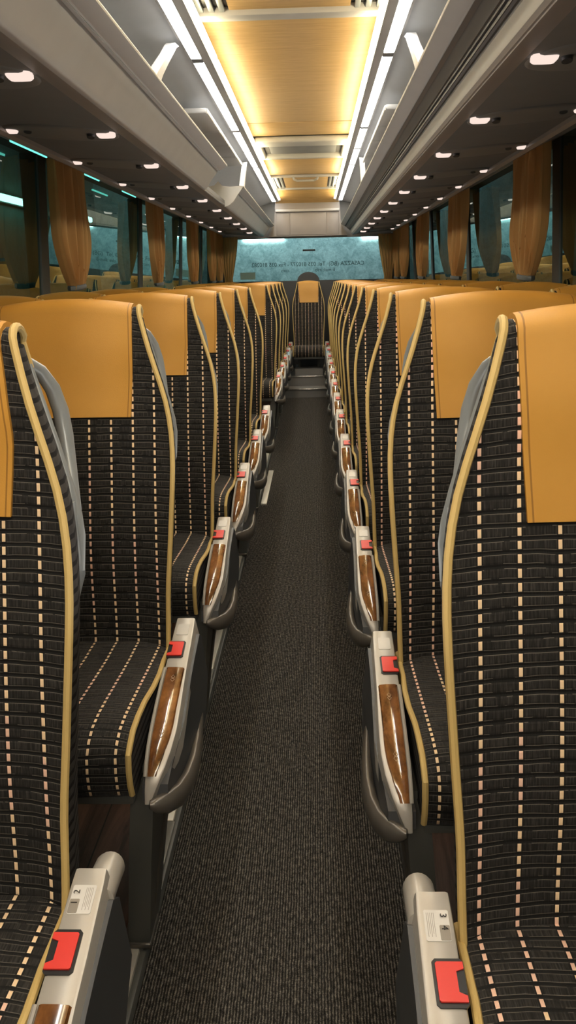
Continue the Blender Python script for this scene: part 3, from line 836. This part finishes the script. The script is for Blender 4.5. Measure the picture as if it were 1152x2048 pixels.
# ------------------------------------------------------------------ reading light units
def lamp_unit_proto(sg):
    r = empty('reading_light_unit', (0, 0, 0))
    # oval pod, x from .635 to 1.04
    zt = lambda x: 1.9405 + (x-.625)*.070
    vs = []; n = 40; cx, rx, ry = .845, .212, .150
    ring = []
    for k in range(n):
        a = 2*PI*k/n; c_, s_ = math.cos(a), math.sin(a)
        x = cx + rx*math.copysign(abs(c_)**.8, c_); y = ry*math.copysign(abs(s_)**.9, s_); ring.append((x, y))
    for (f, dz) in ((1.0, .001), (.985, -.004), (.94, -.007), (.80, -.008)):
        for x, y in ring:
            X = cx + (x-cx)*f; vs.append((sg*X, y*f, zt(X)+dz))
    fs = [(j*n+k, j*n+(k+1) % n, (j+1)*n+(k+1) % n, (j+1)*n+k) for j in range(3) for k in range(n)] + [tuple(3*n+k for k in range(n))]
    MB().add(vs, fs).build('pod', M['under2'], r, ang=50)
    for xc, w, hh in ((.668, .034, .023), (1.012, .020, .016)):
        z = zt(xc)-.006
        vs = []; m = 12
        # lens: rounded slab, tilted toward the seat occupant
        for (f, dz) in ((1.0, .004), (1.0, -.004), (.85, -.009)):
            for k in range(m):
                a = 2*PI*k/m; c_, s_ = math.cos(a), math.sin(a)
                x = xc + w*f*math.copysign(abs(c_)**.45, c_); y = -.045 + hh*f*math.copysign(abs(s_)**.5, s_)
                vs.append((sg*x, y, z - .001 + dz - .003*((y+.045)/hh)))
        fs = [(j*m+k, j*m+(k+1) % m, (j+1)*m+(k+1) % m, (j+1)*m+k) for j in range(2) for k in range(m)] + [tuple(2*m+k for k in range(m))]
        MB().add(vs, fs).build('lamp', M['lamp'], r, ang=40)
        # air nozzle beside each lamp
        xn = xc + (.058 if xc < .8 else -.055)
        MB().tube([(sg*xn, -.035, z+.008), (sg*xn, -.040, z-.010)], [.017, .014], 14).build('air_nozzle', M['graphite'], r)
    return r
for side, sg, ys in (('left', -1, [1.50, 2.36, 3.25, 4.09, 5.0, 5.85, 6.68, 7.50, 8.30, 9.10, 9.90]), ('right', 1, [1.52, 2.355, 3.175, 4.0, 4.83, 5.63, 6.42, 7.2, 7.97, 8.74, 9.50, 10.2])):
    p = lamp_unit_proto(sg); first = True
    for i, y in enumerate(ys):
        o = p if first else copy_tree(p); first = False
        o.location = (0, y-.045, 0)
        setp(o, f'oval dark pod with two lit reading lamps, {ordn[i]} from the camera on the {side}', 'reading light', f'{side} reading light pods')

# ------------------------------------------------------------------ curtains
def curtain(sg, y0, w, name_label, zt=1.978, seed=0, narrow=1.0):
    rnd = random.Random(seed)
    if y0 < 10: y0 *= 1.042; w *= 1.03
    yc_ = y0 + w/2
    r = empty('curtain', (sg*1.06, yc_, 1.39), name_label, 'curtain', 'tan tied back window curtains'); off = (sg*1.06, yc_, 1.39)
    nu, nz = 90, 34; ph = rnd.random()*6; vs = []; pl = rnd.choice([5, 6])
    ztie = 1.402
    for j in range(nz+1):
        z = zt - (zt-1.385)*j/nz
        if z > ztie:
            t = (zt-z)/(zt-ztie)
            ww = w*(1 + .10*math.sin(PI*min(1, t*1.3))) if t < .55 else None
            k = 1 + .10*math.sin(PI*min(1, t/.9)) if t < .55 else (1+.10*math.sin(PI*.55/.9))*(1-((t-.55)/.45)**1.7*.68)
            ww = w*k
        else:
            t = (ztie-z)/(ztie-1.12); ww = w*(.36 + .35*min(1, t*1.4))
        amp = .030*(ww/w)**.4
        for i in range(nu+1):
            u = i/nu; a = 2*PI*pl*u + ph + .5*math.sin(3*u+ph) + .25*math.sin(z*9+ph)
            dx = amp*math.sin(a + .55*math.sin(a)) + .009*math.sin(2.3*a + z*4)
            if z <= ztie: dx *= .8
            yy = yc_ + (u-.5)*ww + .013*math.cos(a)
            vs.append((sg*(1.10 - dx), yy, z))
    n = nu+1
    fs = [(j*n+i, j*n+i+1, (j+1)*n+i+1, (j+1)*n+i) for j in range(nz) for i in range(nu)]
    MB().add(vs, fs).build('cloth', M['curtain'], r, off=off, fix=False, ang=180)
    tb = MB(); pts = []
    for k in range(17):
        a = 2*PI*k/16; pts.append((sg*(1.10 + .030*math.cos(a)), yc_ + w*.20*math.sin(a), ztie - .003 + .006*math.sin(a)))
    tb.tube(pts, .013, 8, flat=(Vector((sg, 0, 0)), .5)).build('tieback', M['post'], r, off=off)
for i, (y, w, lb) in enumerate([(1.62, .42, 'tan curtain nearest the camera on the left'), (3.70, .50, 'first full tan curtain on the left, beside the near window'), (5.84, .42, 'tan curtain on the second pillar in view on the left'),
        (7.66, .40, 'tan curtain on the third pillar in view on the left'), (9.10, .38, 'tan curtain on the fourth pillar in view on the left'), (10.20, .36, 'tan curtain in the far left corner beside the rear window')]):
    curtain(-1, y, w, lb, seed=i)
for i, (y, w, lb) in enumerate([(1.62, .42, 'tan curtain nearest the camera on the right'), (3.66, .46, 'big tan curtain in front of the near right window pillar'), (5.52, .56, 'tan curtain on the second pillar in view on the right'),
        (7.42, .46, 'tan curtain on the third pillar in view on the right'), (9.00, .42, 'tan curtain on the fourth pillar in view on the right'), (10.20, .36, 'tan curtain in the far right corner beside the rear window')]):
    curtain(1, y, w, lb, seed=i+20)
# rear window drapes: hang in front of the glass at both ends
def rear_drape(sg, lb):
    r = empty('curtain', (sg*.98, 10.68, 1.3), lb, 'curtain', 'drapes of the rear window'); off = (sg*.98, 10.68, 1.3)
    nu, nz = 50, 26; vs = []
    for j in range(nz+1):
        z = 1.93 - .60*j/nz; t = j/nz
        inner = .885 + .085*min(1, t/.86)**1.4 if t < .86 else .97 - .02*(t-.86)/.14
        outer = 1.10 if t < .5 else 1.10 - .03*math.sin(PI*(t-.5))
        for i in range(nu+1):
            u = i/nu; a = 2*PI*5*u + sg
            x = inner + (outer-inner)*u
            vs.append((sg*x, 10.68 + .014*math.sin(a), z))
    n = nu+1
    MB().add(vs, [(j*n+i, j*n+i+1, (j+1)*n+i+1, (j+1)*n+i) for j in range(nz) for i in range(nu)]).build('cloth', M['curtain'], r, off=off, fix=False, ang=180)
rear_drape(-1, 'drape covering the left end of the rear window'); rear_drape(1, 'drape covering the right end of the rear window')

# emissive strips imitate teal glints of outside light above the side windows
for sg, side, ys in ((-1, 'left', [(3.38, 3.82), (4.40, 4.72), (5.28, 5.66)]),):
    for i, (a, b) in enumerate(ys):
        o = MB().box(sg*1.096, sg*1.104, a, b, 1.955, 1.966, .002).build('light_glint', M['glint'])
        setp(o, f'{ordn[i]} glowing strip imitating a teal slit from the camera above the left windows', 'light', 'emissive teal glints above the left windows')

# ------------------------------------------------------------------ garage outside
o = MB().box(-3.2, -3.1, -4, 22, -1.2, 4.5).build('garage_wall', M['gwall'], smooth=False); setp(o, 'dark stained garage wall outside the left windows', 'wall', kind='structure')
o = MB().box(3.6, 3.7, -4, 22, -1.2, 4.5).build('garage_wall', M['gwall'], smooth=False); setp(o, 'dark garage wall outside the right windows', 'wall', kind='structure')
o = MB().box(-3.2, 3.7, 12.3, 12.4, -1.2, 4.5).build('garage_wall', M['concrete'], smooth=False); setp(o, 'mottled teal wall behind the rear window', 'wall', kind='structure')
o = MB().box(-3.2, 3.7, -4, 22, -1.3, -1.2).build('garage_floor', M['gwall'], smooth=False); setp(o, kind='structure')
def fixture(loc, ln, mat, lb, axis='y'):
    r = empty('fluorescent_lamp', loc, lb, 'light', 'fluorescent lamps outside the bus')
    if axis == 'y':
        MB().box(-.05, .0, -ln/2-.04, ln/2+.04, -.01, .09, .01).build('housing', M['greyd'], r)
        MB().box(.0, .05, -ln/2, ln/2, .0, .07, .02, 3).build('diffuser', mat, r)
    else:
        MB().box(-ln/2-.04, ln/2+.04, -.03, .0, .0, .06, .01).build('housing', M['greyd'], r)
        MB().box(-ln/2, ln/2, -.05, .04, -.05, .005, .01).build('diffuser', mat, r)
for i, (y, ln) in enumerate([(8.87, .95), (11.35, .8)]):
    fixture((-3.05, y, 2.22), ln, M['fluo'], ['brightest fluorescent lamp on the garage wall outside the left window', 'second fluorescent lamp further along the left garage wall'][i])
for i, (x, ln) in enumerate([(-.66, .60), (.93, .32)]):
    fixture((x, 12.3, 1.99), ln, M['fluo2'], ['longer lamp glowing along the top left of the rear window', 'short lamp glowing at the top right of the rear window'][i], 'x')

# ------------------------------------------------------------------ lights
def area(name, loc, rot, sx, sy, e, col):
    l = bpy.data.lights.new(name, 'AREA'); l.shape = 'RECTANGLE'; l.size = sx; l.size_y = sy; l.energy = e; l.color = col
    o = bpy.data.objects.new(name, l); C.objects.link(o); o.location = loc; o.rotation_euler = rot; return o
area('garage_back_light', (0, 11.6, 3.1), (math.radians(50), 0, 0), 3.5, .4, 50, (.66, .97, 1.0))
area('garage_left_light', (-2.2, 7.5, 3.3), (0, math.radians(-25), 0), .4, 9, 20, (.40, 1.0, .82))
area('aisle_up_fill', (0, 4.6, .95), (math.radians(180), 0, 0), .30, 10.0, 12, (1.0, .93, .85))  # added upward fill for the rack undersides, no lamp stands in the aisle
area('front_saloon_fill', (0, -1.3, 2.28), (math.radians(35), 0, 0), 1.3, .6, 30, (1.0, .88, .72))  # added soft fill brightening the front rows, besides the ceiling tubes
w = bpy.data.worlds.new('world'); bpy.context.scene.world = w; w.use_nodes = True
w.node_tree.nodes['Background'].inputs[0].default_value = (.35, .62, .60, 1); w.node_tree.nodes['Background'].inputs[1].default_value = .05

# ------------------------------------------------------------------ camera
cam = bpy.data.cameras.new('camera'); co = bpy.data.objects.new('camera', cam); C.objects.link(co)
yaw, pitch, roll = [math.radians(a) for a in (2.21955556, 16.30064015, -1.29370812)]
cy, sy = math.cos(yaw), math.sin(yaw)
fw = Vector((-sy*math.cos(pitch), cy*math.cos(pitch), -math.sin(pitch))); rt = Vector((cy, sy, 0)); up = rt.cross(fw)
r_ = rt*math.cos(roll) + up*math.sin(roll); u_ = -rt*math.sin(roll) + up*math.cos(roll)
R = Matrix((r_, u_, -fw)).transposed().to_4x4()
co.matrix_world = Matrix.Translation((.0866, 0, 1.42)) @ R
cam.sensor_fit = 'VERTICAL'; cam.sensor_height = 36; cam.lens = 36*1600/2048; cam.clip_start = .02
bpy.context.scene.camera = co
sc = bpy.context.scene
sc.view_settings.view_transform = 'Standard'; sc.view_settings.look = 'None'; sc.view_settings.exposure = 0.0
sc.cycles.use_denoising = True
sc.cycles.max_bounces = 8; sc.cycles.transparent_max_bounces = 16
sc.cycles.sample_clamp_indirect = 4.0
